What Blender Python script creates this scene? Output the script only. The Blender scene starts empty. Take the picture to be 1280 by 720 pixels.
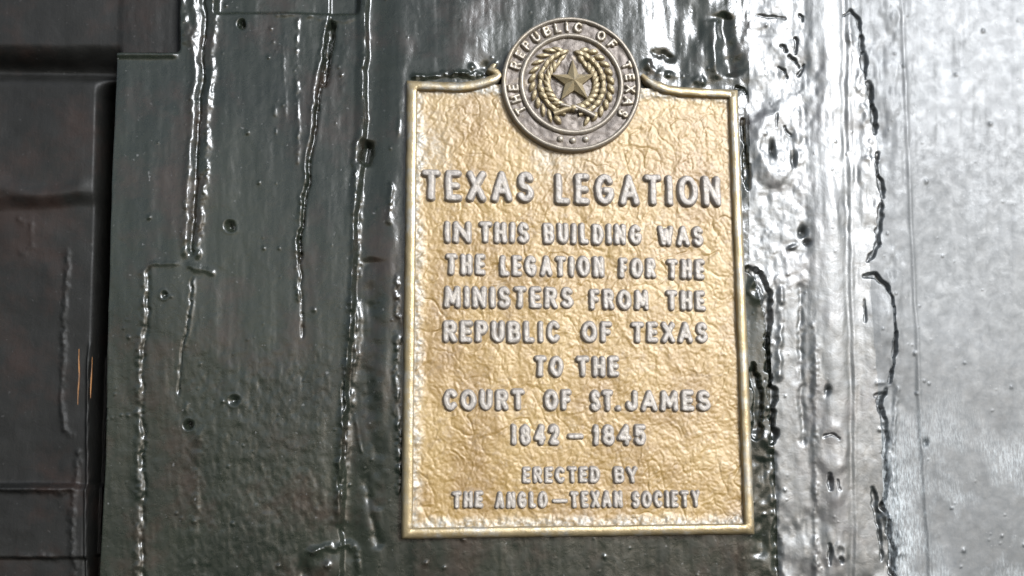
import bpy, math, numpy as np
from mathutils import Matrix, Vector
S = bpy.context.scene
COL = S.collection
Z0 = 1.6                       # height of the plaque's centre above the ground
PX = 0.3/425                   # metres on the wall for one photograph pixel

# ---------------------------------------------------------------- camera
F = 1200.0
ANG = [math.radians(a) for a in (-8.04, -4.97, 0.50)]
T = np.array([0.0566, 0.0141, 0.8361])
def rot(a, b, c):
    Rx = np.array([[1,0,0],[0,math.cos(a),-math.sin(a)],[0,math.sin(a),math.cos(a)]])
    Ry = np.array([[math.cos(b),0,math.sin(b)],[0,1,0],[-math.sin(b),0,math.cos(b)]])
    Rz = np.array([[math.cos(c),-math.sin(c),0],[math.sin(c),math.cos(c),0],[0,0,1]])
    return Rz @ Ry @ Rx
R = rot(*ANG)
CP = -R.T @ T                                     # camera in plaque frame (x right, y down, z into wall)
cv = lambda v: Vector((v[0], v[2], -v[1]))
cam = bpy.data.cameras.new('camera'); co = bpy.data.objects.new('camera', cam); COL.objects.link(co)
M = Matrix.Identity(4)
for i, ax in enumerate((cv(R[0]), cv(-R[1]), cv(-R[2]))):
    for j in range(3): M[j][i] = ax[j]
cl = cv(CP) + Vector((0, 0, Z0))
for j in range(3): M[j][3] = cl[j]
co.matrix_world = M
cam.sensor_width = 36; cam.lens = 36*F/1280; cam.clip_start = 0.01; cam.clip_end = 500
S.camera = co

# ---------------------------------------------------------------- world, sun, exposure
SUN_AZ, SUN_EL = math.radians(30), math.radians(23)     # to the right of the wall's normal, up
SUN_STRENGTH, SUN_ANGLE, SKY, EXPO = 1.5, 20, 0.05, 2.05
sd = Vector((math.sin(SUN_AZ)*math.cos(SUN_EL), -math.cos(SUN_AZ)*math.cos(SUN_EL), math.sin(SUN_EL)))
w = bpy.data.worlds.new("World"); S.world = w; w.use_nodes = True
nt = w.node_tree
sky = nt.nodes.new('ShaderNodeTexSky'); sky.sky_type = 'NISHITA'; sky.sun_disc = False
sky.sun_elevation = SUN_EL; sky.sun_rotation = math.atan2(sd.x, sd.y)
sky.air_density = 1.0; sky.dust_density = 1.2; sky.ozone_density = 2.0
hs = nt.nodes.new('ShaderNodeHueSaturation'); hs.inputs['Saturation'].default_value = .5      # thin overcast
nt.links.new(sky.outputs[0], hs.inputs['Color']); nt.links.new(hs.outputs[0], nt.nodes['Background'].inputs[0]); nt.nodes['Background'].inputs[1].default_value = SKY
sl = bpy.data.lights.new('sun', 'SUN'); sl.energy = SUN_STRENGTH; sl.angle = math.radians(SUN_ANGLE); sl.color = (.91, .95, 1)
so = bpy.data.objects.new('sun', sl); COL.objects.link(so); so.rotation_euler = sd.to_track_quat('Z', 'Y').to_euler()
S.view_settings.view_transform = 'Standard'; S.view_settings.look = 'None'
S.view_settings.exposure = EXPO; S.view_settings.gamma = 1; S.view_settings.use_curve_mapping = False

# ---------------------------------------------------------------- helpers
def wall(px, py, d=0.0):
    """photograph pixel -> (x, z) on the plane d metres in front of the wall; plaque frame, z up, without Z0"""
    px = np.asarray(px, float); py = np.asarray(py, float)
    r = np.stack([(px-640)/F, (py-360)/F, np.ones_like(px*1.0)], -1) @ R     # R^T applied
    t = (-d - CP[2]) / r[..., 2]
    return CP[0] + t*r[..., 0], -(CP[1] + t*r[..., 1])
def project(x, z, d=0.0):
    P = np.stack([x, -z, np.full_like(x, -d)], -1) @ R.T + T
    return 640 + F*P[..., 0]/P[..., 2], 360 + F*P[..., 1]/P[..., 2]
_rng = np.random.RandomState(5)
_tab = _rng.rand(64, 256, 256)
def vn(x, y, sx, sy, seed=0):
    x = np.asarray(x, float)/sx + seed*17.3; y = np.asarray(y, float)/sy + seed*9.7
    t = _tab[seed % 64]; xi = np.floor(x).astype(int); yi = np.floor(y).astype(int)
    fx = x-xi; fy = y-yi; fx = fx*fx*fx*(fx*(fx*6-15)+10); fy = fy*fy*fy*(fy*(fy*6-15)+10)
    a = t[xi % 256, yi % 256]; b = t[(xi+1) % 256, yi % 256]; c = t[xi % 256, (yi+1) % 256]; e = t[(xi+1) % 256, (yi+1) % 256]
    return ((a*(1-fx)+b*fx)*(1-fy) + (c*(1-fx)+e*fx)*fy)*2-1
def fbm(x, y, sx, sy, n=4, seed=0, g=.5):
    s = 0; a = 1
    for k in range(n): s = s + a*vn(x, y, sx/2**k, sy/2**k, seed+k*7); a *= g
    return s
def worley(x, y, s, seed=0):
    x = x/s; y = y/s; xi = np.floor(x).astype(int); yi = np.floor(y).astype(int)
    f1 = np.full(x.shape, 9.0); f2 = np.full(x.shape, 9.0)
    for i in (-1, 0, 1):
        for j in (-1, 0, 1):
            jx = _tab[seed, (xi+i) % 256, (yi+j) % 256]; jy = _tab[seed+1, (xi+i) % 256, (yi+j) % 256]
            d = np.hypot(xi+i+jx-x, yi+j+jy-y)
            f2 = np.minimum(f2, np.maximum(f1, d)); f1 = np.minimum(f1, d)
    return f1, f2
def sst(a, b, x):
    t = np.clip((x-a)/(b-a), 0, 1); return t*t*(3-2*t)
def seg(px, py, pts):
    """distance to a polyline, arc length of the nearest point, and side (>0 = right of travel direction downwards)"""
    best = np.full(px.shape, 1e9); ar = np.zeros(px.shape); L = 0
    for (x0, y0), (x1, y1) in zip(pts[:-1], pts[1:]):
        dx, dy = x1-x0, y1-y0; l2 = dx*dx+dy*dy+1e-12
        t = np.clip(((px-x0)*dx+(py-y0)*dy)/l2, 0, 1)
        d = np.hypot(px-x0-t*dx, py-y0-t*dy); m = d < best
        best = np.where(m, d, best); ar = np.where(m, L+t*math.sqrt(l2), ar); L += math.sqrt(l2)
    return best, ar, L
def mesh_from(name, co3, faces):
    me = bpy.data.meshes.new(name)
    me.vertices.add(len(co3)); me.vertices.foreach_set('co', np.ascontiguousarray(co3, np.float32).ravel())
    k = faces.shape[1]; n = len(faces)
    me.loops.add(n*k); me.loops.foreach_set('vertex_index', faces.astype(np.int32).ravel())
    me.polygons.add(n); me.polygons.foreach_set('loop_start', np.arange(0, n*k, k, dtype=np.int32))
    me.polygons.foreach_set('use_smooth', np.ones(n, bool))
    me.update(calc_edges=True)
    return me
def compact(co3, faces):
    used = np.unique(faces); mp = np.zeros(len(co3), np.int64); mp[used] = np.arange(len(used))
    return co3[used], mp[faces], used
def obj(name, me, mat, parent=None):
    o = bpy.data.objects.new(name, me); COL.objects.link(o)
    if mat: me.materials.clear(); me.materials.append(mat)
    if parent: o.parent = parent
    return o
def thing(name, label, cat, loc=(0, 0, 0), parent=None):
    o = bpy.data.objects.new(name, None); COL.objects.link(o); o.location = loc; o.empty_display_size = .02
    if parent: o.parent = parent
    if label: o['label'] = label
    if cat: o['category'] = cat
    return o

# ---------------------------------------------------------------- materials
def mat(name):
    m = bpy.data.materials.new(name); m.use_nodes = True
    n = m.node_tree.nodes; l = m.node_tree.links; return m, n, l, n['Principled BSDF']
def node(n, t, **k):
    o = n.new(t)
    for a, b in k.items():
        if a in o.inputs.keys(): o.inputs[a].default_value = b
        else: setattr(o, a, b)
    return o
def coords(n, l, scale=(1, 1, 1)):
    t = n.new('ShaderNodeTexCoord'); m = n.new('ShaderNodeMapping'); m.inputs['Scale'].default_value = scale
    l.new(t.outputs['Object'], m.inputs[0]); return m.outputs[0]
def noise(n, l, vec, scale, detail=4, rough=.55, dist=0):
    o = node(n, 'ShaderNodeTexNoise', Scale=scale, Detail=detail, Roughness=rough, Distortion=dist); l.new(vec, o.inputs['Vector']); return o.outputs['Fac']
def ramp(n, l, fac, stops):
    r = n.new('ShaderNodeValToRGB'); e = r.color_ramp.elements
    while len(e) < len(stops): e.new(.5)
    for k, (p, c) in enumerate(stops): e[k].position = p; e[k].color = (*c, 1) if len(c) == 3 else c
    l.new(fac, r.inputs[0]); return r.outputs[0]
def mix(n, l, fac, a, b, mode='MIX'):
    m = node(n, 'ShaderNodeMix', data_type='RGBA', blend_type=mode)
    for s, v in ((m.inputs[0], fac), (m.inputs[6], a), (m.inputs[7], b)):
        if hasattr(v, 'default_value') or hasattr(v, 'is_output'): l.new(v, s)
        else: s.default_value = v if isinstance(v, (int, float)) else (*v, 1)
    return m.outputs[2]
def bump(n, l, h, strength, dist, prev=None):
    b = node(n, 'ShaderNodeBump', Strength=strength, Distance=dist); l.new(h, b.inputs['Height'])
    if prev: l.new(prev, b.inputs['Normal'])
    return b.outputs[0]
g3 = lambda v: (v, v, v)
def paint_mat(name, c1, c2, c3, r0, r1, coat=.6, brush=1.0, ior=1.5, dust=.22, pale_low=False):
    m, n, l, p = mat(name)
    v = coords(n, l); vs = coords(n, l, (9, 9, 1))
    big = noise(n, l, v, 9, 4); st = noise(n, l, vs, 14, 5, .6); fine = noise(n, l, v, 420, 3, .6); med = noise(n, l, v, 90, 5, .6, .4)
    c = ramp(n, l, big, [(.35, c1), (.65, c2)])
    c = mix(n, l, ramp(n, l, noise(n, l, v, 16, 5, .65), [(.50, g3(0)), (.66, g3(.8))]), c, c3)
    # pale dust and tiny chips in the paint
    c = mix(n, l, ramp(n, l, noise(n, l, v, 260, 2, .5), [(.70, g3(0)), (.78, g3(.30))]), c, (dust, dust, dust))
    if pale_low:      # paler patches low on the board, broken into fine upright streaks
        sx = node(n, 'ShaderNodeSeparateXYZ'); l.new(v, sx.inputs[0])
        low = node(n, 'ShaderNodeMapRange', **{'From Min': -.06, 'From Max': -.17}); l.new(sx.outputs['Z'], low.inputs['Value'])
        f1 = ramp(n, l, noise(n, l, v, 13, 5, .62), [(.44, g3(0)), (.58, g3(1))])
        f2 = ramp(n, l, noise(n, l, coords(n, l, (4, 4, 1)), 150, 5, .75), [(.42, g3(.1)), (.62, g3(1))])
        f = mix(n, l, 1.0, f1, f2, 'MULTIPLY'); f = mix(n, l, 1.0, f, low.outputs[0], 'MULTIPLY')
        c = mix(n, l, f, c, (.26, .285, .295))
    l.new(c, p.inputs['Base Color'])
    rr = node(n, 'ShaderNodeMapRange', **{'To Min': r0, 'To Max': r1}); l.new(med, rr.inputs['Value'])
    rr.inputs['From Min'].default_value = .3; rr.inputs['From Max'].default_value = .7
    l.new(rr.outputs[0], p.inputs['Roughness'])
    p.inputs['IOR'].default_value = ior; p.inputs['Coat Weight'].default_value = coat; p.inputs['Coat Roughness'].default_value = .07
    b = bump(n, l, st, (.18 if pale_low else .35)*brush, .0012); b = bump(n, l, med, .14 if pale_low else .35, .0010, b); b = bump(n, l, fine, .25, .00025, b)
    l.new(b, p.inputs['Normal']); l.new(b, p.inputs['Coat Normal'])
    return m
M_PAINT = paint_mat('black_green_gloss_paint', (.008, .0105, .008), (.014, .017, .012), (.024, .017, .013), .20, .36, .22, .3, 1.41)
M_CAULK = paint_mat('lumpy_gloss_paint', (.016, .019, .018), (.026, .029, .028), (.040, .036, .036), .36, .54, .15, .5, 1.95)
M_DOOR = paint_mat('dark_door_paint', (.0045, .0045, .004), (.007, .007, .006), (.014, .008, .006), .50, .70, .0, .5, 1.33, .06)
M_PANEL = paint_mat('smooth_gloss_paint', (.018, .022, .024), (.026, .031, .033), (.060, .066, .070), .48, .64, .05, .9, 1.85, .22, True)
def metal_mat(name, lo, hi, deposit, rough, metallic, dep=(.55, .72), bs=.5, bsc=300):
    m, n, l, p = mat(name); v = coords(n, l)
    c = ramp(n, l, noise(n, l, v, 22, 6, .6), [(.32, lo), (.68, hi)])
    c = mix(n, l, ramp(n, l, noise(n, l, v, 55, 6, .7), [(dep[0], g3(0)), (dep[1], g3(.8))]), c, deposit)
    l.new(c, p.inputs['Base Color']); p.inputs['Metallic'].default_value = metallic
    rr = node(n, 'ShaderNodeMapRange', **{'To Min': rough-.10, 'To Max': rough+.12}); l.new(noise(n, l, v, 120, 4), rr.inputs['Value']); l.new(rr.outputs[0], p.inputs['Roughness'])
    b = bump(n, l, noise(n, l, v, bsc, 5, .65), bs, .0006); b = bump(n, l, noise(n, l, v, bsc*4, 3, .6), bs*.7, .0002, b)
    l.new(b, p.inputs['Normal']); return m
M_LETTER = metal_mat('dull_pewter_grey_relief', (.185, .167, .150), (.28, .254, .228), (.33, .29, .23), .50, .22)
M_SEAL = metal_mat('worn_bronze_relief', (.17, .147, .120), (.27, .238, .195), (.32, .255, .15), .40, .4)
M_SEALGROUND = metal_mat('dark_bronze_ground', (.065, .053, .046), (.135, .113, .096), (.20, .16, .11), .45, .4)
M_GILT = metal_mat('rubbed_gilt_bronze', (.16, .125, .072), (.27, .218, .13), (.14, .122, .10), .42, .35)
M_FRAME = metal_mat('pale_rubbed_brass', (.22, .168, .088), (.31, .25, .15), (.29, .28, .25), .34, .5, (.48, .62))
M_GLINT, _n, _l, _p = mat('painted_amber_glint'); _p.inputs['Roughness'].default_value = .5
_l.new(ramp(_n, _l, noise(_n, _l, coords(_n, _l, (8, 8, 1)), 120, 4), [(.3, (.02, .009, .005)), (.65, (.20, .085, .02))]), _p.inputs['Base Color'])  # streaky amber that paints a reflected glint as base colour
def plate_mat():
    m, n, l, p = mat('gilded_bronze_ground'); v = coords(n, l)
    c = ramp(n, l, noise(n, l, v, 14, 5, .6), [(.30, (.150, .080, .012)), (.50, (.208, .125, .025)), (.72, (.265, .176, .056))])
    c = mix(n, l, ramp(n, l, noise(n, l, v, 150, 5, .7), [(.52, g3(0)), (.75, g3(.55))]), c, (.13, .085, .045))
    c = mix(n, l, ramp(n, l, noise(n, l, v, 40, 6, .72), [(.60, g3(0)), (.76, g3(.45))]), c, (.28, .25, .20))
    a = node(n, 'ShaderNodeAttribute', attribute_name='deposit'); dn = ramp(n, l, noise(n, l, v, 260, 5, .7), [(.38, g3(.25)), (.62, g3(1))])
    d = mix(n, l, 1.0, a.outputs['Color'], dn, 'MULTIPLY')
    c = mix(n, l, d, c, (.25, .245, .22))
    l.new(c, p.inputs['Base Color']); p.inputs['Metallic'].default_value = .15; p.inputs['Coat Weight'].default_value = .9; p.inputs['Coat IOR'].default_value = 1.55; p.inputs['Coat Roughness'].default_value = .50
    rr = node(n, 'ShaderNodeMapRange', **{'To Min': .40, 'To Max': .62}); l.new(noise(n, l, v, 90, 5), rr.inputs['Value']); l.new(rr.outputs[0], p.inputs['Roughness'])
    b = bump(n, l, noise(n, l, v, 300, 6, .65, .6), .4, .0006); b = bump(n, l, noise(n, l, v, 1300, 3, .6), .3, .0002, b)
    l.new(b, p.inputs['Normal']); return m
M_PLATE = plate_mat()

# ---------------------------------------------------------------- the painted timber wall as relief
def crv(pts):
    ys = [p[1] for p in pts]; xs = [p[0] for p in pts]
    return lambda v: np.interp(v, ys, xs)
EDGE_DOOR = crv([(148, -60), (145, 60), (139, 200), (134, 360), (128, 560), (122, 720), (119, 800)])
SEAM_A = crv([(262, -60), (258, 0), (250, 160), (243, 330), (234, 400), (224, 500), (214, 800)])
SEAM_B = crv([(457, -60), (456, 100), (452, 180), (446, 230), (441, 330), (436, 420), (429, 520), (425, 660), (424, 800)])
SEAM_C = crv([(938, -60), (936, 330), (962, 420), (968, 560), (978, 800)])
SEAM_D = crv([(1048, -60), (1058, 20), (1083, 100), (1098, 200), (1100, 260), (1086, 330), (1090, 420), (1100, 520), (1103, 620), (1118, 720), (1124, 800)])
def relief(U, V, cls=None):
    H = np.zeros_like(U)
    wob = fbm(U, V, 60, 90, 3, 2)*1.5
    ed = EDGE_DOOR(V)+wob*.6; sa = SEAM_A(V); sb = SEAM_B(V)+vn(U, V, 200, 60, 9)*1.5+vn(V, V*0, 23, 1, 97)*1.3+vn(V, V*0, 9, 1, 98)*.6; sc = SEAM_C(V)
    # gentle sag of thick old paint everywhere, with vertical runs
    H += fbm(U, V, 120, 260, 3, 11)*1.6 + fbm(U, V, 16, 90, 3, 21)*.35 + fbm(U, V, 9, 12, 2, 31)*.10
    right = sst(880, 960, U)*(1-sst(1105, 1150, U))
    topc = sst(440, 520, U)*(1-sst(100, 130, V))*(1-right)
    # --- recessed door
    dm = 1-sst(ed-7, ed+3, U)
    door = np.full_like(U, -34.0) + fbm(U, V, 70, 60, 3, 3)*1.0
    rail = 1-sst(46, 70, V+wob*.5)
    door = door + rail*14 - 13*np.exp(-((V-74-.02*U)/10)**2)*(1-sst(130, 150, U))
    door += -7*sst(236, 256, V+U*.06)*(1-sst(606, 616, V)) + 5*np.exp(-((V-612)/4)**2)*(1-sst(76, 84, U)) - 5*sst(700, 706, V)
    door += 4*np.exp(-((V-230-8*np.sin(U/25))/12)**2)*(1-sst(85, 105, U))
    door -= 46*sst(98, 124, U+(V-360)*.03)*sst(84, 110, V)
    door += 10*np.exp(-((U-97+(V-480)*.012)/2.2)**2)*sst(420, 450, V) + 12*np.exp(-((U-111+(V-480)*.03)/2.0)**2)*sst(430, 450, V)
    H = H*(1-dm)+door*dm
    # --- narrow board: its top end stands at y=66, above it only the deeper rail shows
    topA = (1-sst(58, 68, V+wob*.4))*(1-sst(218, 228, U+wob))
    H = H - (1-dm)*topA*20
    H += (1-dm)*(1-topA)*2.5*np.exp(-((V-69)/4)**2)*(1-sst(215, 225, U))
    # --- second board: top end at y=18; right-hand sliver lower than the rest
    topB = (1-sst(12, 19, V+vn(U, V, 14, 14, 6)*1.2))*sst(sa+8, sa+16, U)*(1-sst(sb-14, sb-4, U))
    H -= topB*9
    crk = np.interp(V, [18, 110, 200, 260, 330, 420], [411, 398, 387, 380, 374, 379])
    H -= 3.2*sst(crk-1, crk+3, U)*(1-sst(sb-12, sb-2, U))*(1-sst(190, 300, V))
    # --- board under the plaque and channel beside the seam
    H -= 8*sst(sb, sb+6, U)*(1-sst(sb+8, sb+52, U)) + 1.5*sst(sb+30, sb+60, U)*(1-right)
    # --- caulked, lumpy strip right of the plaque
    lump = fbm(U, V, 26, 40, 3, 41)
    calm = .35+.65*sst(.1, .6, vn(U, V, 60, 110, 44)+.3)
    H += right*(lump*1.5*calm + fbm(U, V, 9, 26, 2, 47)*.3*calm)
    H += right*(1-sst(330, 420, V))*fbm(U, V, 16, 18, 3, 51)*.8*(1-sst(1005, 1020, U))
    # moulding: rounded bead and steps
    bd = 1008+V*.014+vn(V, V*0, 60, 1, 90)*1.6+vn(V, V*0, 17, 1, 91)*.6
    H += right*(1.6*sst(bd-7, bd+7, U) + 3.0*np.exp(-((U-bd-26)/17)**2) - 1.0*np.exp(-((U-bd-44-.005*V)/4.5)**2) + .9*np.exp(-((U-bd-51)/3.5)**2))
    # right hand flat panel
    pe = np.interp(V, [-60, 0, 400, 720, 800], [1118, 1122, 1140, 1158, 1162])
    pe = pe+vn(V, V*0, 80, 1, 92)*1.5+vn(V, V*0, 19, 1, 93)*.6
    H += 1.4*sst(1106, 1128, U+(360-V)*.01) + .7*np.exp(-((U-pe-4)/2.6)**2) + .8*sst(pe-3, pe+5, U)
    H += sst(1130, 1190, U)*fbm(U, V, 240, 300, 2, 61)*1.5
    # lumpy paint above the plaque
    H += topc*fbm(U, V, 90, 130, 3, 71)*2.0
    H += sst(800, 840, U)*(1-sst(925, 950, U))*(1-sst(104, 125, V))*(fbm(U, V, 40, 90, 3, 75)*2.6+fbm(U, V, 14, 14, 2, 77)*.35*sst(40, 90, V))
    # coordinates used along each feature get a small wander so no line is ruler-straight
    Uw = U + vn(U, V, 9, 9, 81)*1.3 + vn(U, V, 30, 34, 83)*1.8; Vw = V + vn(U, V, 9, 9, 82)*1.2
    def line(pts, wdt, amp, rough=.4, prof='g', fade=True, seed=1):
        xs = [p[0] for p in pts]; ys = [p[1] for p in pts]; m = wdt*3.2+4
        k = (U > min(xs)-m) & (U < max(xs)+m) & (V > min(ys)-m) & (V < max(ys)+m)
        if not k.any(): return
        d, a, L = seg(Uw[k], Vw[k]+0, pts)
        if prof == 'b': d = d/np.clip(.72+.55*vn(U[k], V[k], 10, 16, seed+5)+.35*vn(U[k], V[k], 5, 6, seed+6), .25, 1.3)
        q_ = max(1, wdt/3); uu = U[k]/q_; vv = V[k]/q_; j = 1 + rough*(.55*vn(uu, vv, 3.5, 4, seed+9)+.9*vn(uu, vv, 6, 8, seed)+.8*vn(uu, vv, 14, 24, seed+3))
        if fade: j = j*sst(0, 9, a)*sst(0, 9, L-a)
        if prof == 'b': j = 1+(j-1)*.5
        ww = wdt*(1.5 if min(xs) < 500 and amp > 0 else 1.15)*(.75+.25*np.clip(j, .3, 2))
        H[k] += amp*((.42 if amp > 0 else .70) if min(xs) < 500 else (.66 if prof == 'b' else .6))*np.clip(j, 0, 2)*(np.exp(-(d/ww)**2) if prof == 'g' else 1-sst(ww*.45, ww*1.3, d))
    def ell(x, y, rx, ry, amp, seed=None):
        k = (abs(U-x) < rx*3) & (abs(V-y) < ry*3)
        if k.any():
            q = ((Uw[k]-x)/rx)**2 + ((Vw[k]-y)/ry)**2; H[k] += amp*np.exp(-q)
    def ring(x, y, rx, ry, wd, amp):
        k = (abs(U-x) < rx+wd*4) & (abs(V-y) < ry+wd*4)
        if k.any():
            q = np.hypot((Uw[k]-x)/rx, (Vw[k]-y)/ry)-1; H[k] += amp*np.exp(-(q*min(rx, ry)/wd)**2)
    # seam left of the second board: two beads with a gutter between
    line([(243, -20), (243, 60), (240, 160), (234, 240), (231, 325)], 3.0, 4.5, .35, seed=1)
    line([(270, -20), (268, 40), (260, 150), (256, 230), (246, 328)], 2.6, 4.2, .5, seed=2)
    line([(256, -20), (255, 40), (249, 150), (245, 230), (239, 322)], 2.8, -5.5, .2, seed=3)
    line([(230, -20), (229, 20), (240, 60)], 4, 4, .8, seed=4)
    line([(231, 326), (240, 334), (258, 338), (272, 345)], 2.6, 3.4, .4, seed=5)
    line([(239, 345), (236, 400), (229, 440), (222, 498)], 1.4, -2.6, .3, seed=6); line([(242, 345), (238, 400), (232, 440)], 1.6, 1.8, .5, seed=7)
    line([(182, 333), (178, 400), (175, 440), (174, 480), (172, 560), (172, 740)], 2.6, 2.2, .6, seed=8)
    line([(187, 333), (183, 400), (180, 440), (178, 520), (179, 740)], 2.2, -2.0, .6, seed=9)
    line([(182, 333), (200, 330), (228, 331)], 1.8, 1.5, .4, seed=10)
    line([(250, 530), (246, 600), (243, 680), (240, 740)], 3.5, 1.4, .6, seed=12)
    # split in the second board
    line([(412, 20), (399, 110), (388, 200), (380, 260), (374, 330)], 1.7, -7, .3, seed=13); line([(415, 24), (409, 70), (403, 110)], 3.4, -12, .2, seed=93)
    line([(407, 22), (393, 110), (383, 200), (376, 262)], 1.9, 2.8, .5, seed=14)
    line([(380, 235), (378, 270), (374, 330), (378, 370), (379, 425)], 1.4, -3.2, .5, seed=15)
    line([(376, 240), (373, 300), (371, 330), (375, 380)], 2.2, 2.4, .9, seed=16)
    line([(372, 20), (371, 100), (372, 215)], 1.6, 1.5, 1.0, seed=17); line([(355, 30), (356, 160)], 1.3, .7, 1.0, seed=18)
    line([(343, 125), (345, 175)], 1.3, 1.6, 1.0, seed=19); line([(430, 30), (428, 120)], 3, 1.0, .6, seed=20)
    line([(330, 17), (372, 18), (408, 22)], 2.2, 2.2, .6, seed=21); line([(408, 22), (430, 24), (456, 20)], 2.0, 1.8, .5, seed=22)
    # main seam between the second board and the plaque board
    line([(455, -20), (457, 52)], 2.2, 3.5, .4, seed=23)
    line([(453, 60), (454, 120), (455, 160)], 2.0, 2.4, .9, seed=24)
    line([(446, 172), (443, 205), (444, 216)], 2.6, 4.0, .3, seed=25)
    line([(459, 172), (458, 188), (454, 208)], 6, -20, .2, seed=26)
    line([(445, 216), (443, 290), (440, 352), (438, 400), (433, 470), (427, 540), (424, 600), (425, 640)], 2.4, 4.0, .45, fade=False, seed=27)
    line([(452, 216), (449, 300), (447, 352)], 1.8, 2.6, .9, seed=28)
    line([(446, 380), (442, 470), (438, 520)], 1.6, 2.0, .5, seed=29)
    line([(430, 470), (428, 640)], 1.2, -4, .5, seed=30)
    line([(444, 370), (441, 420), (436, 480), (431, 530), (427, 600), (426, 660)], 4.6, 5.0, .45, seed=94)
    line([(512, 97), (560, 93), (606, 95)], 2.6, 6, .6, seed=95)
    H += sst(190, 250, U)*(1-sst(405, 425, U))*sst(380, 480, V)*(fbm(U, V, 6, 11, 2, 96)*.28)
    ell(425, 604, 2.4, 6, -7); ell(427, 662, 2, 7, -6)
    line([(462, 320), (466, 400), (460, 500), (470, 640)], 9, -3.5, .4, seed=31)
    line([(490, 225), (486, 250), (483, 285)], 2.2, 2.6, .8, seed=32); line([(497, 120), (499, 150), (496, 175)], 1.8, 2.0, .7, seed=33)
    line([(494, 340), (497, 400), (495, 470), (498, 620)], 2.0, 2.4, 1.1, seed=34)
    line([(441, 515), (449, 560), (452, 570)], 1.6, 2.0, .4, seed=35)
    line([(455, 590), (462, 640), (475, 690)], 5, -3, .3, seed=36)
    # latch-like lump of paint low on the seam
    line([(384, 682), (392, 688), (406, 684), (436, 682), (446, 690), (450, 730)], 2.6, 4.0, .5, seed=37)
    ell(420, 712, 24, 22, 2.5); ell(392, 689, 7, 5, 3.4); ell(411, 706, 4, 4, 3); ell(378, 716, 8, 14, -5)
    # nail holes: pit with a raised lip
    for x, y, r, dp in ((303, 31, 5, 9), (288, 283, 6, 8), (235, 531, 5.5, 12), (291, 500, 6, 4), (206, 369, 4, 3.5)):
        ring(x, y, r*1.4, r*1.4, 2.0, .6); ell(x, y, r*.8, r*.8, -dp)
    line([(304, 18), (303, 24)], 2, 2, .2, seed=38); line([(234, 500), (233, 520)], 2, 2.4, .3, seed=39)
    # cracks right of the plaque
    line([(1052, 20), (1062, 14), (1073, 24), (1078, 52), (1079, 66)], 2.6, -7, .3, 'b', seed=40)
    line([(1080, 66), (1081, 98)], 3.2, -8, .3, 'b', seed=41)
    line([(1084, 104), (1087, 130), (1094, 166)], 3.6, -9, .3, 'b', seed=42)
    line([(1098, 192), (1097, 215), (1102, 245)], 3.4, -8, .4, 'b', seed=43)
    line([(1100, 250), (1098, 275), (1097, 305), (1090, 318), (1083, 326)], 3.0, -7, .4, 'b', seed=44)
    line([(1056, 30), (1066, 60), (1074, 110), (1084, 160), (1088, 210)], 4, 1.8, .8, seed=45)
    line([(1080, 346), (1092, 344), (1106, 358), (1116, 385), (1119, 420), (1117, 455), (1110, 478)], 2.4, -9, .25, 'b', seed=46)
    line([(1078, 372), (1079, 402)], 1.6, -4, .5, 'b', seed=47)
    ell(1098, 405, 14, 42, 2.2); line([(1088, 482), (1100, 478), (1108, 480)], 2.5, 2.5, .5, seed=48)
    line([(1106, 488), (1100, 500), (1104, 530), (1105, 560), (1108, 600), (1102, 630), (1110, 660), (1116, 700), (1120, 740)], 3.4, -8, .8, 'b', seed=49)
    line([(1094, 495), (1106, 492)], 3, -6, .5, 'b', seed=50); line([(1090, 610), (1096, 640), (1102, 700)], 2.4, -5, .6, 'b', seed=51)
    line([(1120, 480), (1114, 540), (1117, 620), (1124, 700)], 3, 2, .5, seed=52)
    line([(1098, 640), (1108, 650), (1112, 680)], 3, 4, .6, seed=53)
    # dark voids beside the plaque
    line([(936, 338), (948, 346), (955, 362), (959, 400), (960, 450), (964, 500), (967, 552)], 5.0, -13, .25, 'b', seed=54)
    line([(941, 455), (946, 480), (947, 520), (944, 545)], 6.0, -11, .3, 'b', seed=55)
    line([(930, 150), (932, 190), (936, 235)], 3.2, -7, .4, 'b', seed=56)
    ring(947, 362, 9, 12, 4, 2); ell(957, 548, 7, 8, 2.5); line([(972, 340), (975, 400), (972, 480)], 4, 3.5, .6, seed=57)
    line([(966, 560), (969, 640), (972, 740)], 4, -5, .5, seed=58); line([(952, 570), (955, 640), (950, 700)], 8, -4, .5, seed=59)
    # ringed boil in the paint and star-shaped checks above it
    ring(971, 182, 24, 40, 9, 3.2); ell(971, 190, 12, 26, 3); ell(964, 186, 3, 9, -8); ell(990, 200, 2.5, 10, -5)
    line([(968, 143), (970, 158)], 1.6, -4, .2, 'b', seed=60); line([(980, 158), (988, 168)], 2.2, -5, .2, 'b', seed=61)
    line([(906, 14), (903, 32), (912, 60), (918, 96)], 9, -8, .3, seed=62); line([(893, 20), (892, 60), (900, 100)], 6, 3, .5, seed=63)
    line([(944, 18), (962, 20), (982, 22)], 2.0, -4, .3, 'b', seed=64)
    for a, b in (((976, 58), (984, 64)), ((994, 48), (997, 66)), ((974, 82), (984, 96)), ((988, 70), (1000, 82)), ((1000, 92), (1006, 80)), ((922, 108), (934, 116)), ((1001, 18), (1003, 26))):
        line([a, ((a[0]+b[0])/2+2, (a[1]+b[1])/2-2), b], 2.0, -5, .4, 'b', False, seed=65)
    ell(1004, 290, 4, 7, -9); ell(1010, 303, 3, 3, -7); line([(982, 314), (1000, 306)], 2.4, 4, .3, seed=66)
    line([(1000, 350), (1000, 440), (1006, 560)], 3.5, -3, .4, seed=67); line([(1016, 400), (1018, 520), (1020, 740)], 3, 1.8, .6, seed=68)
    ring(1040, 560, 15, 26, 5, .9); line([(1030, 546), (1038, 543), (1046, 548)], 2, -5, .3, 'b', seed=69)
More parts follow.
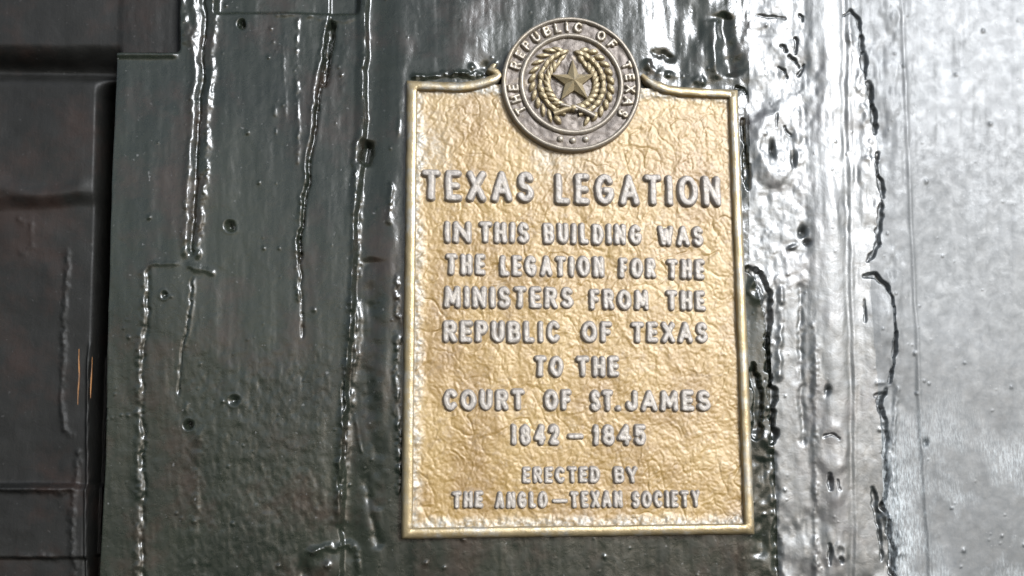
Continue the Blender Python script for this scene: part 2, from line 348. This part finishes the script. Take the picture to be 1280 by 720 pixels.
    line([(1036, 592), (1036, 612)], 2.2, -8, .2, 'b', seed=70); line([(1044, 600), (1046, 612)], 1.8, -5, .2, 'b', seed=71)
    ell(1032, 488, 3, 6, -5); ell(1046, 622, 8, 14, 1.6); line([(1036, 680), (1035, 705)], 1.8, -6, .3, 'b', seed=72); ring(1048, 690, 7, 9, 3.5, 1.2); ell(1050, 700, 2, 3, -6)
    ring(1117, 22, 7, 11, 3, -.5); ell(1157, 553, 3, 4, -3.5)
    # paint torn around the seal and the scroll ends
    ell(610, 84, 9, 6, -3); ell(589, 84, 4, 4, 2.5); line([(560, 92), (600, 92), (624, 74)], 3, 2.4, .6, seed=73)
    line([(806, 74), (818, 88), (836, 92), (858, 96), (885, 102)], 5, 3, 1.0, seed=74); line([(812, 62), (832, 66), (848, 76)], 4, -4, .7, seed=75)
    line([(70, 300), (64, 400), (61, 500), (66, 538), (80, 550)], 2.2, 3.4, .6, seed=76); line([(0, 262), (20, 272), (22, 300), (4, 312)], 3, 2, .5, seed=77)
    line([(84, 560), (78, 640), (76, 740)], 2.5, 4, .6, seed=78); line([(-20, 614), (30, 614), (74, 618)], 3, 5, .4, seed=79); line([(0, 702), (40, 700), (60, 706)], 2.5, 4, .4, seed=80)
    # paint nibs
    rs = np.random.RandomState(3); n = 480
    nx = rs.rand(n)*1400-60; ny = rs.rand(n)*820-50; nr = .8+rs.rand(n)**3*1.6
    for x, y, r in zip(nx, ny, nr):
        if x > 130: ell(x, y, r, r*1.1, .35+.4*r)
    return H

x0, z1 = wall(-110, -70); x1, z0 = wall(1400, 800)
x0 -= .02; x1 += .05; z0 -= .03; z1 += .03
def strip(uc_lo, uc_hi, step):
    """grid over a part of the wall; returns coordinates, faces, and photo coordinates of the vertices"""
    step = 1.25*PX; xs = x0 + step*np.arange(int((uc_lo-x0)/step), int((uc_hi-x0)/step)+2); zs = np.arange(z0, z1, 1.25*PX)
    X, Z = np.meshgrid(xs, zs); U, V = project(X, Z); return X, Z, U, V
def build_board(name, lo, hi, xa, xb, mat_, parent, step=1.25, vmin=None, vmax=None):
    X, Z, U, V = strip(xa, xb, step*PX)
    H = relief(U, V)
    ny, nx = X.shape
    i = np.arange(ny*nx).reshape(ny, nx)
    f = np.stack([i[:-1, :-1], i[:-1, 1:], i[1:, 1:], i[1:, :-1]], -1).reshape(-1, 4)
    uc = U.ravel()[f].mean(1); vc = V.ravel()[f].mean(1)
    keep = (uc > (lo(vc) if callable(lo) else lo)) & (uc <= (hi(vc) if callable(hi) else hi))
    if vmin is not None: keep &= vc > vmin
    if vmax is not None: keep &= vc <= vmax
    keep &= ~((uc > 530) & (uc < 900) & (vc > 130) & (vc < 650))       # nothing shows behind the plaque
    c3 = np.stack([X.ravel(), -H.ravel()*PX, Z.ravel()], -1)
    c3, f, used = compact(c3, f[keep])
    return obj(name, mesh_from(name, c3, f), mat_, parent)
wx = lambda u: float(wall(u, 360)[0])
door = thing('door', 'dark recessed panelled door leaf in the shadowed left edge of the photo', 'door', (0, 0, Z0))
E1 = lambda v: EDGE_DOOR(v)-8
build_board('rail', -9999, lambda v: np.where(v < 65, 221, EDGE_DOOR(v)-4), x0, wx(240), M_DOOR, door, 1.4, vmax=74)
build_board('panel', -9999, lambda v: 106-(v-360)*.03, x0, wx(125), M_DOOR, door, 1.6, vmin=74)
build_board('rebate', lambda v: 106-(v-360)*.03, lambda v: EDGE_DOOR(v)-4, wx(75), wx(165), M_DOOR, door, 1.3, vmin=74)
tim = thing('timber_wall', 'black-green gloss painted timber boards, cracked and lumpy, around the plaque', 'wall', (0, 0, Z0))
b1 = build_board('board', lambda v: np.where(v < 65, 221, EDGE_DOOR(v)-4), SEAM_A, wx(100), wx(285), M_PAINT, tim)
b2 = build_board('board', SEAM_A, SEAM_B, wx(200), wx(475), M_PAINT, tim)
b3 = build_board('board', SEAM_B, SEAM_C, wx(405), wx(1000), M_PAINT, tim)
b4 = build_board('moulding', SEAM_C, SEAM_D, wx(915), wx(1150), M_CAULK, tim, 1.15)
b5 = build_board('panel', SEAM_D, 99999, wx(1030), x1, M_PANEL, tim, 1.5)
b1['label'] = 'narrow board at the left with its top end below the rail'
b2['label'] = 'board with nail holes and a long split'
b3['label'] = 'wide board that carries the plaque'
b5['label'] = 'smooth bright reflecting board at the right'
# slivers in the door rebate, an amber reflection put into their colour
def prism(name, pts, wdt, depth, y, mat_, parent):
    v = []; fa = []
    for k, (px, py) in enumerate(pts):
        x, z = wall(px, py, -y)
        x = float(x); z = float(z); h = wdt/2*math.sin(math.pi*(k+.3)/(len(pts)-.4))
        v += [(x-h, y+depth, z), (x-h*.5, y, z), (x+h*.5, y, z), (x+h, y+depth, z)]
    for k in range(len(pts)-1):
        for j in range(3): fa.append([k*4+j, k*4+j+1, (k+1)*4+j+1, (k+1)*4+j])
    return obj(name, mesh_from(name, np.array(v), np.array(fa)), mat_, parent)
prism('painted_glint_sliver', [(98.5, 436), (98, 450), (98.6, 470), (97, 490), (97, 506)], 2.0*PX, .001, .0135, M_GLINT, door)
prism('painted_glint_sliver', [(115, 446), (114, 465), (113, 485), (113, 498)], 1.8*PX, .001, .016, M_GLINT, door)

# ---------------------------------------------------------------- plaque
plq = thing('commemorative_plaque', 'rectangular gilt bronze plaque with raised grey lettering and a round seal on top', 'plaque', (0, 0, Z0))
SURF = 7*PX*1.0            # ground of the plate in front of the wall
c_x, c_z = wall(np.array([507, 921, 942, 502.]), np.array([102, 114, 669, 673.]))
L_, R_, T_, B_ = c_x[[0, 3]].mean(), c_x[[1, 2]].mean(), c_z[[0, 1]].mean(), c_z[[2, 3]].mean()
scx, scz = (float(a) for a in wall(714.5, 105, SURF+5*PX))       # seal centre
SR = 85.5*PX*1.035
def plate():
    st = 1.05*PX
    xs = np.arange(L_+3*PX, R_-3*PX, st); zs = np.arange(B_+3*PX, T_-3*PX+st, st)
    X, Z = np.meshgrid(xs, zs); u = X/PX; v = Z/PX
    wu = u+fbm(u, v, 26, 26, 3, 5)*7; wv = v+fbm(u, v, 26, 26, 3, 6)*7
    top = sst(120, 230, v); lf = 1-sst(-60, 60, u)
    f1, f2 = worley(wu, wv*(1-.62*top*lf)+0, 15, 1); g1, g2 = worley(u+(wu-u)*.5+50, v+(wv-v)*.5, 6.2, 3)
    h = .16*np.minimum(f2-f1, .45)/.45*(.6+.4*vn(u, v, 30, 30, 7)) + .30*np.minimum(g2-g1, .5)/.5 + fbm(u, v, 6, 6, 3, 8)*.26 + fbm(wu, wv, 16, 22, 2, 10)*.4 + fbm(u, v, 60, 60, 2, 9)*.6
    # flowing creases
    r = 1-abs(vn(wu+v*.5, wv-u*.2, 22, 34, 12)); h -= .95*np.clip(r-.86, 0, 1)/.14*(.5+.5*vn(u, v, 70, 70, 13))
    r = 1-abs(vn(wu-v*.6, wv+u*.5, 15, 40, 14)); h += .42*np.clip(r-.80, 0, 1)/.20
    # crust that has built up against the rim and round the seal
    eL = (X-L_)/PX; eR = (R_-X)/PX; eT = (T_-Z)/PX; eB = (Z-B_)/PX
    e = np.minimum(np.minimum(eL-2, eB-3), np.minimum(eR+8, eT+2)) + vn(u, v, 14, 14, 15)*4
    crust = 1-sst(12, 26, e); h += crust*fbm(u, v, 5, 6, 2, 16)*.9+crust*1.0
    c3 = np.stack([X.ravel(), -(SURF+(h.ravel()-1.2)*PX), Z.ravel()], -1)
    ny, nx = X.shape; i = np.arange(ny*nx).reshape(ny, nx)
    f = np.stack([i[:-1, :-1], i[:-1, 1:], i[1:, 1:], i[1:, :-1]], -1).reshape(-1, 4)
    cx = X.ravel()[f].mean(1)-scx; cz = Z.ravel()[f].mean(1)
    keep = np.hypot(cx, cz-scz) > SR-8*PX
    c3, f, used = compact(c3, f[keep])
    me = mesh_from('back_plate', c3, f)
    dep = np.clip(crust*.9 + .75*sst(-.5, .3, vn(u, v, 90, 60, 17))*sst(130, 200, v)*lf, 0, 1).ravel()[used]
    at = me.attributes.new('deposit', 'FLOAT', 'POINT'); at.data.foreach_set('value', dep.astype(np.float32))
    return obj('back_plate', me, M_PLATE, plq)
plate()

# rim: one profile swept round the outline, the upper ends running up into the seal
def sweep(name, path, prof, mat_, parent, closed=False, wob=.5, seed=0, taper=None):
    """path: (x,z); prof: (offset to the left of travel, height in front of the wall)"""
    pts = np.array(path, float); n = len(pts)
    tan = np.zeros_like(pts)
    if closed: tan = np.roll(pts, -1, 0)-np.roll(pts, 1, 0)
    else: tan[1:-1] = pts[2:]-pts[:-2]; tan[0] = pts[1]-pts[0]; tan[-1] = pts[-1]-pts[-2]
    d0 = np.roll(pts, -1, 0)-pts; d0 /= np.linalg.norm(d0, axis=1)[:, None]+1e-12
    dp = np.roll(d0, 1, 0)
    if not closed: dp[0] = d0[0]; d0[-1] = dp[-1]
    nd = np.stack([-d0[:, 1], d0[:, 0]], 1); npv = np.stack([-dp[:, 1], dp[:, 0]], 1)
    nn = nd+npv; nn /= (nn*nn).sum(1)[:, None]/2
    v = []; k = len(prof)
    s = np.concatenate([[0], np.cumsum(np.linalg.norm(np.diff(pts, axis=0), axis=1))])/PX
    for i in range(n):
        tp = 1 if taper is None else taper(i/(n-1))
        for j, (o, h) in enumerate(prof):
            a = o*tp + wob*float(vn(s[i], j*7.3, 9, 1, seed+1)); b = h*(.5+.5*tp) + wob*.6*float(vn(s[i], j*7.3, 7, 1, seed+2))
            p = pts[i]+nn[i]*a*PX; v.append((p[0], -b*PX, p[1]))
    fa = []
    for i in range(n if closed else n-1):
        for j in range(k-1): fa.append([i*k+j, ((i+1) % n)*k+j, ((i+1) % n)*k+j+1, i*k+j+1])
    return obj(name, mesh_from(name, np.array(v), np.array(fa)), mat_, parent)
def dense(pts, step=3.0*PX):
    out = [pts[0]]
    for a, b in zip(pts[:-1], pts[1:]):
        a = np.array(a); b = np.array(b); m = max(1, int(np.linalg.norm(b-a)/step))
        out += [tuple(a+(b-a)*t/m) for t in range(1, m+1)]
    return out
D_ = SURF+4*PX
pw = lambda x, y: tuple(float(q) for q in wall(x, y, D_))
def shift(p, dx=0, dz=0): return (p[0]+dx*PX, p[1]+dz*PX)
IN = 9*PX
lt, rt, rb, lb = (L_+IN, T_-IN), (R_-IN, T_-IN), (R_-IN, B_+IN), (L_+IN, B_+IN)
leftscroll = [pw(619, 79), pw(615, 85), pw(621, 89), pw(624, 94), pw(619, 99), pw(609, 103), pw(594, 107), pw(575, 109.5)]
rightscroll = [pw(870, 116), pw(850, 114.5), pw(834, 112), pw(820, 107), pw(810, 100), pw(803, 92)]
path = dense(leftscroll+[lt], 2.5*PX) + dense([lt, lb], 4*PX)[1:] + dense([lb, rb], 4*PX)[1:] + dense([rb, rt], 4*PX)[1:] + dense([rt]+rightscroll, 2.5*PX)[1:]
prof = [(-9, -4), (-8.6, 4), (-7.6, 8), (-5.2, 11.2), (-3.4, 12.2), (3.2, 12.8), (4.5, 11.2), (5.2, 5), (5.6, 0)]
# travel goes anticlockwise seen from the front, so "left of travel" is the inside
sweep('border_rim', path, prof, M_FRAME, plq, wob=.5, seed=30,
      taper=lambda t: min(1, .45+t*25) if t < .5 else min(1, .45+(1-t)*30))

# ---- raised letters
def arc(cx, cy, rx, ry, a0, a1, n=12):
    return [(cx+rx*math.cos(math.radians(a0+(a1-a0)*k/n)), cy+ry*math.sin(math.radians(a0+(a1-a0)*k/n))) for k in range(n+1)]
G = {
 'A': (.95, [[(0,0),(.5,1),(1,0)], [(.2,.30),(.8,.30)]]),
 'B': (.80, [[(0,.53),(0,1),(.6,1)]+arc(.6,.765,.36,.235,90,-90)+[(0,.53),(0,0),(.6,0)]+arc(.6,.265,.40,.265,-90,90)]),
 'C': (.90, [arc(.5,.5,.5,.5,42,318,20)]),
 'D': (.85, [[(0,0),(0,1),(.4,1)]+arc(.4,.5,.6,.5,90,-90)+[(0,0)]]),
 'E': (.72, [[(1,1),(0,1),(0,0),(1,0)], [(0,.5),(.85,.5)]]),
 'F': (.70, [[(1,1),(0,1),(0,0)], [(0,.5),(.82,.5)]]),
 'G': (.92, [arc(.5,.5,.5,.5,42,342,20)+[(.97,.45),(.58,.45)]]),
 'H': (.82, [[(0,0),(0,1)], [(1,0),(1,1)], [(0,.5),(1,.5)]]),
 'I': (.27, [[(0,0),(0,1)]]),
 'J': (.66, [[(1,1),(1,.35)]+arc(.5,.35,.5,.35,0,-170)]),
 'L': (.68, [[(0,1),(0,0),(1,0)]]),
 'M': (1.02, [[(0,0),(.06,1),(.5,.22),(.94,1),(1,0)]]),
 'N': (.86, [[(0,0),(0,1),(1,0),(1,1)]]),
 'O': (.98, [arc(.5,.5,.5,.5,0,360,24)]),
 'P': (.76, [[(0,0),(0,1),(.6,1)]+arc(.6,.74,.38,.26,90,-90)+[(0,.48)]]),
 'R': (.82, [[(0,0),(0,1),(.6,1)]+arc(.6,.75,.36,.25,90,-90)+[(0,.5)], [(.5,.5),(1,0)]]),
 'S': (.76, [arc(.5,.745,.46,.255,25,270,12)+arc(.5,.245,.5,.245,90,-155,12)[1:]]),
 'T': (.82, [[(0,1),(1,1)], [(.5,1),(.5,0)]]),
 'U': (.82, [[(0,1),(0,.4)]+arc(.5,.4,.5,.4,180,360)+[(1,1)]]),
 'W': (1.12, [[(0,1),(.24,0),(.5,.82),(.76,0),(1,1)]]),
 'X': (.88, [[(0,0),(1,1)], [(0,1),(1,0)]]),
 'Y': (.86, [[(0,1),(.5,.45),(1,1)], [(.5,.45),(.5,0)]]),
 '1': (.36, [[(0,.78),(.9,1),(.9,0)]]),
 '2': (.72, [arc(.5,.70,.48,.30,165,-25,10)+[(0,0),(1,0)]]),
 '4': (.80, [[(.74,0),(.74,1),(0,.30),(1,.30)]]),
 '5': (.74, [[(.92,1),(.12,1),(.06,.56)]+arc(.48,.33,.5,.33,130,-150,12)]),
 '8': (.76, [arc(.5,.75,.42,.25,-90,270,18), arc(.5,.26,.5,.26,90,450,18)]),
 '-': (.80, [[(0,.45),(1,.45)]]),
 '.': (.22, [[(0,0),(0.01,0)]]),
}
_seed = [0]
def letter(ch, cx, cz, w, h, hw, rise, base, mat_, parent, rotz=0, step=.85, name='letter'):
    """cast letter: centre (cx,cz), box w x h and stroke half width hw in px; rise above base (px in front of the wall)"""
    _seed[0] += 1; sd_ = _seed[0]
    gw = max(w-2*hw, .01); gh = h-2*hw
    st = [[((x-.5)*gw if ch not in 'I.' else 0.0+x, (y-.5)*gh) for x, y in s] for s in G[ch][1]]
    foot = hw*1.10+.75
    m = foot+2.0
    xs = np.arange(-w/2-m, w/2+m, step); ys = np.arange(-h/2-m, h/2+m, step)
    X, Y = np.meshgrid(xs, ys); d = np.full(X.shape, 1e9)
    j = sd_*31.7
    Xw = X+vn(X+j, Y, 5, 5, 22)*.35*min(1, hw/3)+vn(X+j, Y, 14, 14, 24)*.5; Yw = Y+vn(X+j, Y, 5, 5, 23)*.35*min(1, hw/3)
    for s in st: d = np.minimum(d, seg(Xw, Yw, s)[0])
    t = np.clip((foot-d)/(foot-hw*.62), 0, 1)
    prof_ = np.where(d > foot, -(d-foot)*2.0, 0) + rise*(1-(1-t)**1.7)+.25*np.clip(1-d/hw, 0, 1)
    z = base-.6 + prof_ + fbm(X+j, Y, 4, 4, 2, 26)*.28*t
    i = np.arange(X.size).reshape(X.shape)
    f = np.stack([i[:-1, :-1], i[:-1, 1:], i[1:, 1:], i[1:, :-1]], -1).reshape(-1, 4)
    f = f[d.ravel()[f].min(1) < foot+.9]
    c3, f, _ = compact(np.stack([X.ravel()*PX, -z.ravel()*PX, Y.ravel()*PX], -1), f)
    o = obj(name, mesh_from(name, c3, f), mat_, parent)
    o.location = (cx, 0, cz); o.rotation_euler = (0, rotz, 0)
    return o
BASE = 7.0
WORDS = [  # word, x0, x1, ytop, ybottom, stroke half width, rise
 ('TEXAS', 526, 669, 212.5, 251, 3.6, 5.5), ('LEGATION', 693, 903, 217.5, 256, 3.6, 5.5),
 ('IN', 554, 590, 276, 303, 2.9, 4.2), ('THIS', 598, 663, 277, 303.5, 2.9, 4.2), ('BUILDING', 678, 804, 279, 305, 2.9, 4.2), ('WAS', 822, 881, 282, 307, 2.9, 4.2),
 ('THE', 556, 608, 317, 343.5, 2.9, 4.2), ('LEGATION', 624, 757, 319.5, 345.5, 2.9, 4.2), ('FOR', 773, 822, 322, 347.5, 2.9, 4.2), ('THE', 833, 883, 323.5, 348.5, 2.9, 4.2),
 ('MINISTERS', 554, 718, 358, 385, 2.9, 4.2), ('FROM', 736, 813, 361.5, 387, 2.9, 4.2), ('THE', 832, 884, 363, 388, 2.9, 4.2),
 ('REPUBLIC', 553, 703, 401, 428, 2.9, 4.2), ('OF', 726, 767, 402, 428, 2.9, 4.2), ('TEXAS', 788, 887, 402.5, 428.5, 2.9, 4.2),
 ('TO', 667, 706, 445, 471, 2.9, 4.2), ('THE', 720, 776, 445.5, 471, 2.9, 4.2),
 ('COURT', 553, 657, 487, 513, 2.9, 4.2), ('OF', 679, 716, 487.5, 513, 2.9, 4.2), ('ST.', 737, 778, 488, 514, 2.9, 4.2), ('JAMES', 782, 890, 488, 514, 2.9, 4.2),
 ('1842', 638, 701, 531, 557, 2.8, 4.2), ('-', 709, 731, 533, 557, 2.4, 3.8), ('1845', 740, 810, 531, 557, 2.8, 4.2),
 ('ERECTED', 652, 751, 584, 604, 2.2, 3.4), ('BY', 767, 799, 584, 604, 2.2, 3.4),
 ('THE', 564, 605, 615, 635.5, 2.2, 3.4), ('ANGLO', 618, 686, 615, 635.5, 2.2, 3.4), ('-', 689, 711, 615, 636, 2.0, 3.0),
 ('TEXAN', 712, 780, 614.5, 635, 2.2, 3.4), ('SOCIETY', 789, 877, 614, 634.5, 2.2, 3.4)]
for wd, xa, xb, ya, yb, hw, rise in WORDS:
    dd = SURF+rise*PX
    ym = (ya+yb)/2; hw *= (1.15 if yb-ya > 30 else 1.08 if yb-ya > 22 else 1.0); xa += 1.2; xb -= 1.6
    ax, az = (float(q) for q in wall(xa, ym, dd)); bx, bz = (float(q) for q in wall(xb, ym, dd))
    _, tz = wall((xa+xb)/2, ya, dd); _, bz2 = wall((xa+xb)/2, yb, dd)
    h = float(tz-bz2)/PX; W = (bx-ax)/PX; cz = float(tz+bz2)/2
    ws = [G[c][0]*h*.86 for c in wd]
    ws = [max(q, 2*hw+.2) for q in ws]
    gap = .16*h
    if len(wd) > 1:
        k = (W-gap*(len(wd)-1))/sum(ws); ws = [max(q*k, 2*hw) for q in ws]; gap = (W-sum(ws))/(len(wd)-1)
    else: ws = [W]
    x = ax/PX
    for c, q in zip(wd, ws):
        letter(c, (x+q/2)*PX, cz+float(vn(x, 0, 3, 1, 3))*.4*PX, q, h, hw, rise, BASE, M_LETTER, plq, rotz=.012*float(vn(x, cz/PX, 3, 3, 4)), step=.8 if h > 30 else .7 if h > 22 else .58)
        x += q+gap

# ---- the seal
seal = thing('seal', None, None, (0, 0, 0), plq); seal['label'] = 'round raised seal with star, wreath and ring of lettering'
def disc(name, r, z0_, z1_, mat_, parent, rin=0, amp=.3, seed=1, slope=1.5):
    rr = list(np.arange(rin, r/PX, 1.6)); th = np.linspace(0, 2*math.pi, 160, endpoint=False)
    v = []; k = len(th)
    for q in rr:
        for t in th:
            x, z = q*math.cos(t), q*math.sin(t); v.append((scx+x*PX, -(z0_+amp*float(fbm(x, z, 6, 6, 3, seed)))*PX, scz+z*PX))
    for q, hh in ((r/PX, z0_-.3), (r/PX+1, z0_-2), (r/PX+slope, z1_)):
        for t in th: v.append((scx+q*math.cos(t)*PX, -hh*PX, scz+q*math.sin(t)*PX))
    fa = []
    for a in range(len(rr)+2):
        for b in range(k): fa.append([a*k+b, a*k+(b+1) % k, (a+1)*k+(b+1) % k, (a+1)*k+b])
    return obj(name, mesh_from(name, np.array(v), np.array(fa)), mat_, parent)
disc('disc', SR-1*PX, 11.5, -3, M_SEALGROUND, seal, amp=.7, seed=40)
def ringpart(r, prof_, mat_, name='ring'):
    t = np.linspace(0, 2*math.pi, 200, endpoint=False)
    return sweep(name, [(scx+r*PX*math.cos(a), scz+r*PX*math.sin(a)) for a in t], prof_, mat_, seal, closed=True, wob=.35, seed=33)
RO = SR/PX
ringpart(RO-3, [(-3.6, -3), (-3.2, 11), (-2.2, 14.6), (-.2, 16.4), (1.6, 15.8), (2.8, 13.6), (3.2, 11)], M_SEAL)
ringpart(RO-25, [(-3.6, 11), (-3.0, 14.2), (-1.0, 16.4), (1.4, 16.4), (3.0, 14.4), (3.8, 10.5)], M_SEAL)
RT = RO-13.8
for word, angs in (('THE', (-119, -107, -96)), ('REPUBLIC', (-73, -61, -49.5, -37, -25, -13.5, -4, 7)), ('OF', (31, 44)), ('TEXAS', (70, 82, 94, 107, 120))):
    for c, a in zip(word, angs):
        a = math.radians(a); W = max(G[c][0]*12.4, 4.2)
        letter(c, scx+RT*PX*math.sin(a), scz+RT*PX*math.cos(a), W, 13.6, 1.85, 4.0, 12.2, M_SEAL, seal, rotz=a, step=.6)
def blob(name, cx, cz, rx, rz, rise, base, rotz, mat_, parent, vein=0, tip=0):
    """domed leaf/pellet: pointed ellipse with a midrib"""
    n, k = 14, 5; v = [(0, -(base+rise)*PX, 0)]
    for q in range(1, k+1):
        s = q/k
        for a in range(n):
            t = 2*math.pi*a/n; x = rx*s*math.cos(t)*(1-abs(math.sin(t))**3*tip); z = rz*s*math.sin(t)
            hgt = rise*math.sqrt(max(0, 1-s*s)) - (vein*math.exp(-(x/.9)**2)*(1-s) if vein else 0)
            v.append((x*PX, -(base+hgt-(1.5 if q == k else 0))*PX, z*PX))
    me = bpy.data.meshes.new(name)
    fa = [(0, 1+a, 1+(a+1) % n) for a in range(n)]
    for q in range(k-1):
        for a in range(n): fa.append((1+q*n+a, 1+(q+1)*n+a, 1+(q+1)*n+(a+1) % n, 1+q*n+(a+1) % n))
    me.from_pydata(v, [], fa); me.polygons.foreach_set('use_smooth', [True]*len(fa))
    o = obj(name, me, mat_, parent); o.location = (cx, 0, cz); o.rotation_euler = (0, rotz, 0); return o
for dx in (-15.5, .5, 17):
    a = dx/(RO-14.5); blob('pellet', scx+(RO-15)*math.sin(a)*PX, scz-(RO-15)*math.cos(a)*PX, 4.6, 4.6, 3.6, 12, 0, M_SEAL, seal)
# star with five ridged rays
def star():
    Ro, Ri = 28.5, 11.4; v = [(0, -22.5*PX, 0)]; fa = []
    for k in range(10):
        t = math.pi*k/5; r = Ro if k % 2 == 0 else Ri; hgt = 16.8 if k % 2 == 0 else 16.0
        v.append((r*math.sin(t)*PX, -hgt*PX, r*math.cos(t)*PX))
    for k in range(10):
        t = math.pi*k/5; r = Ro+.8 if k % 2 == 0 else Ri+1.0
        v.append((r*math.sin(t)*PX, -10.5*PX, r*math.cos(t)*PX))
    for k in range(10): fa.append((0, 1+k, 1+(k+1) % 10)); fa.append((1+k, 11+k, 11+(k+1) % 10, 1+(k+1) % 10))
    me = bpy.data.meshes.new('star'); me.from_pydata(v, [], fa)
    o = obj('star', me, M_GILT, seal); o.location = (scx+2*PX, 0, scz+2*PX); o.rotation_euler = (0, math.radians(-2), 0)
star()
# wreath: two stems, each with two rows of leaves
WR = 40.5
for side in (-1, 1):
    st = [(scx+side*WR*PX*math.sin(math.radians(a)), scz-WR*PX*math.cos(math.radians(a))*1.02) for a in np.linspace(12, 160, 34)]
    sweep('stem', st if side < 0 else st, [(-2.6, 11), (-1.9, 15), (0, 16.6), (1.9, 15), (2.6, 11)], M_GILT, seal, wob=.4, seed=35+side, taper=lambda t: 1-.45*t)
    for k, a in enumerate(np.arange(22, 166, 12.5)):
        for row, (off, tilt) in enumerate(((-9.6, -36), (0.4, 5), (9.6, 36))):
            aa = math.radians(a+(5 if row == 1 else 0)); r = WR-off*(1 if a < 150 else .6)
            px_, pz_ = side*r*math.sin(aa), -r*math.cos(aa)*1.02
            ang = side*(-(a-90))  # tangent direction of growth, clockwise from up
            jj = float(vn(k*3.1, row*5.3+side*9, 1.7, 1.7, 50)); lx = (3.6 if side < 0 else 4.2)*(1+.25*jj); lz = (9.6 if side < 0 else 8.6)*(1-.2*jj); tilt += 12*jj
            o = blob('leaf', scx+px_*PX, scz+pz_*PX, lx, lz, 6.0-.5*(row == 1)+jj, 11.2+(2.0 if row == 1 else 0), math.radians(ang+side*(-1)*tilt*-1), M_GILT, seal, vein=1.2, tip=.45)
# ribbon tied over the crossed stems
def strap(name, a, b, w_, mat_):
    p = [(scx+a[0]*PX, scz+a[1]*PX), (scx+(a[0]+b[0])/2*PX, scz+((a[1]+b[1])/2+1.2)*PX), (scx+b[0]*PX, scz+b[1]*PX)]
    sweep(name, dense(p, 1.5*PX), [(-w_, 12), (-w_*.8, 18), (-w_*.3, 20), (w_*.3, 20), (w_*.8, 18), (w_, 12)], mat_, seal, wob=.3, seed=38)
strap('ribbon', (-24, -41), (3, -32), 3.8, M_GILT); strap('ribbon', (2, -31), (28, -43), 3.8, M_SEAL)
strap('ribbon', (-15, -29), (6, -36), 3.0, M_SEAL)
blob('knot', scx+1*PX, scz-33*PX, 6, 5, 6, 15, 0, M_GILT, seal)
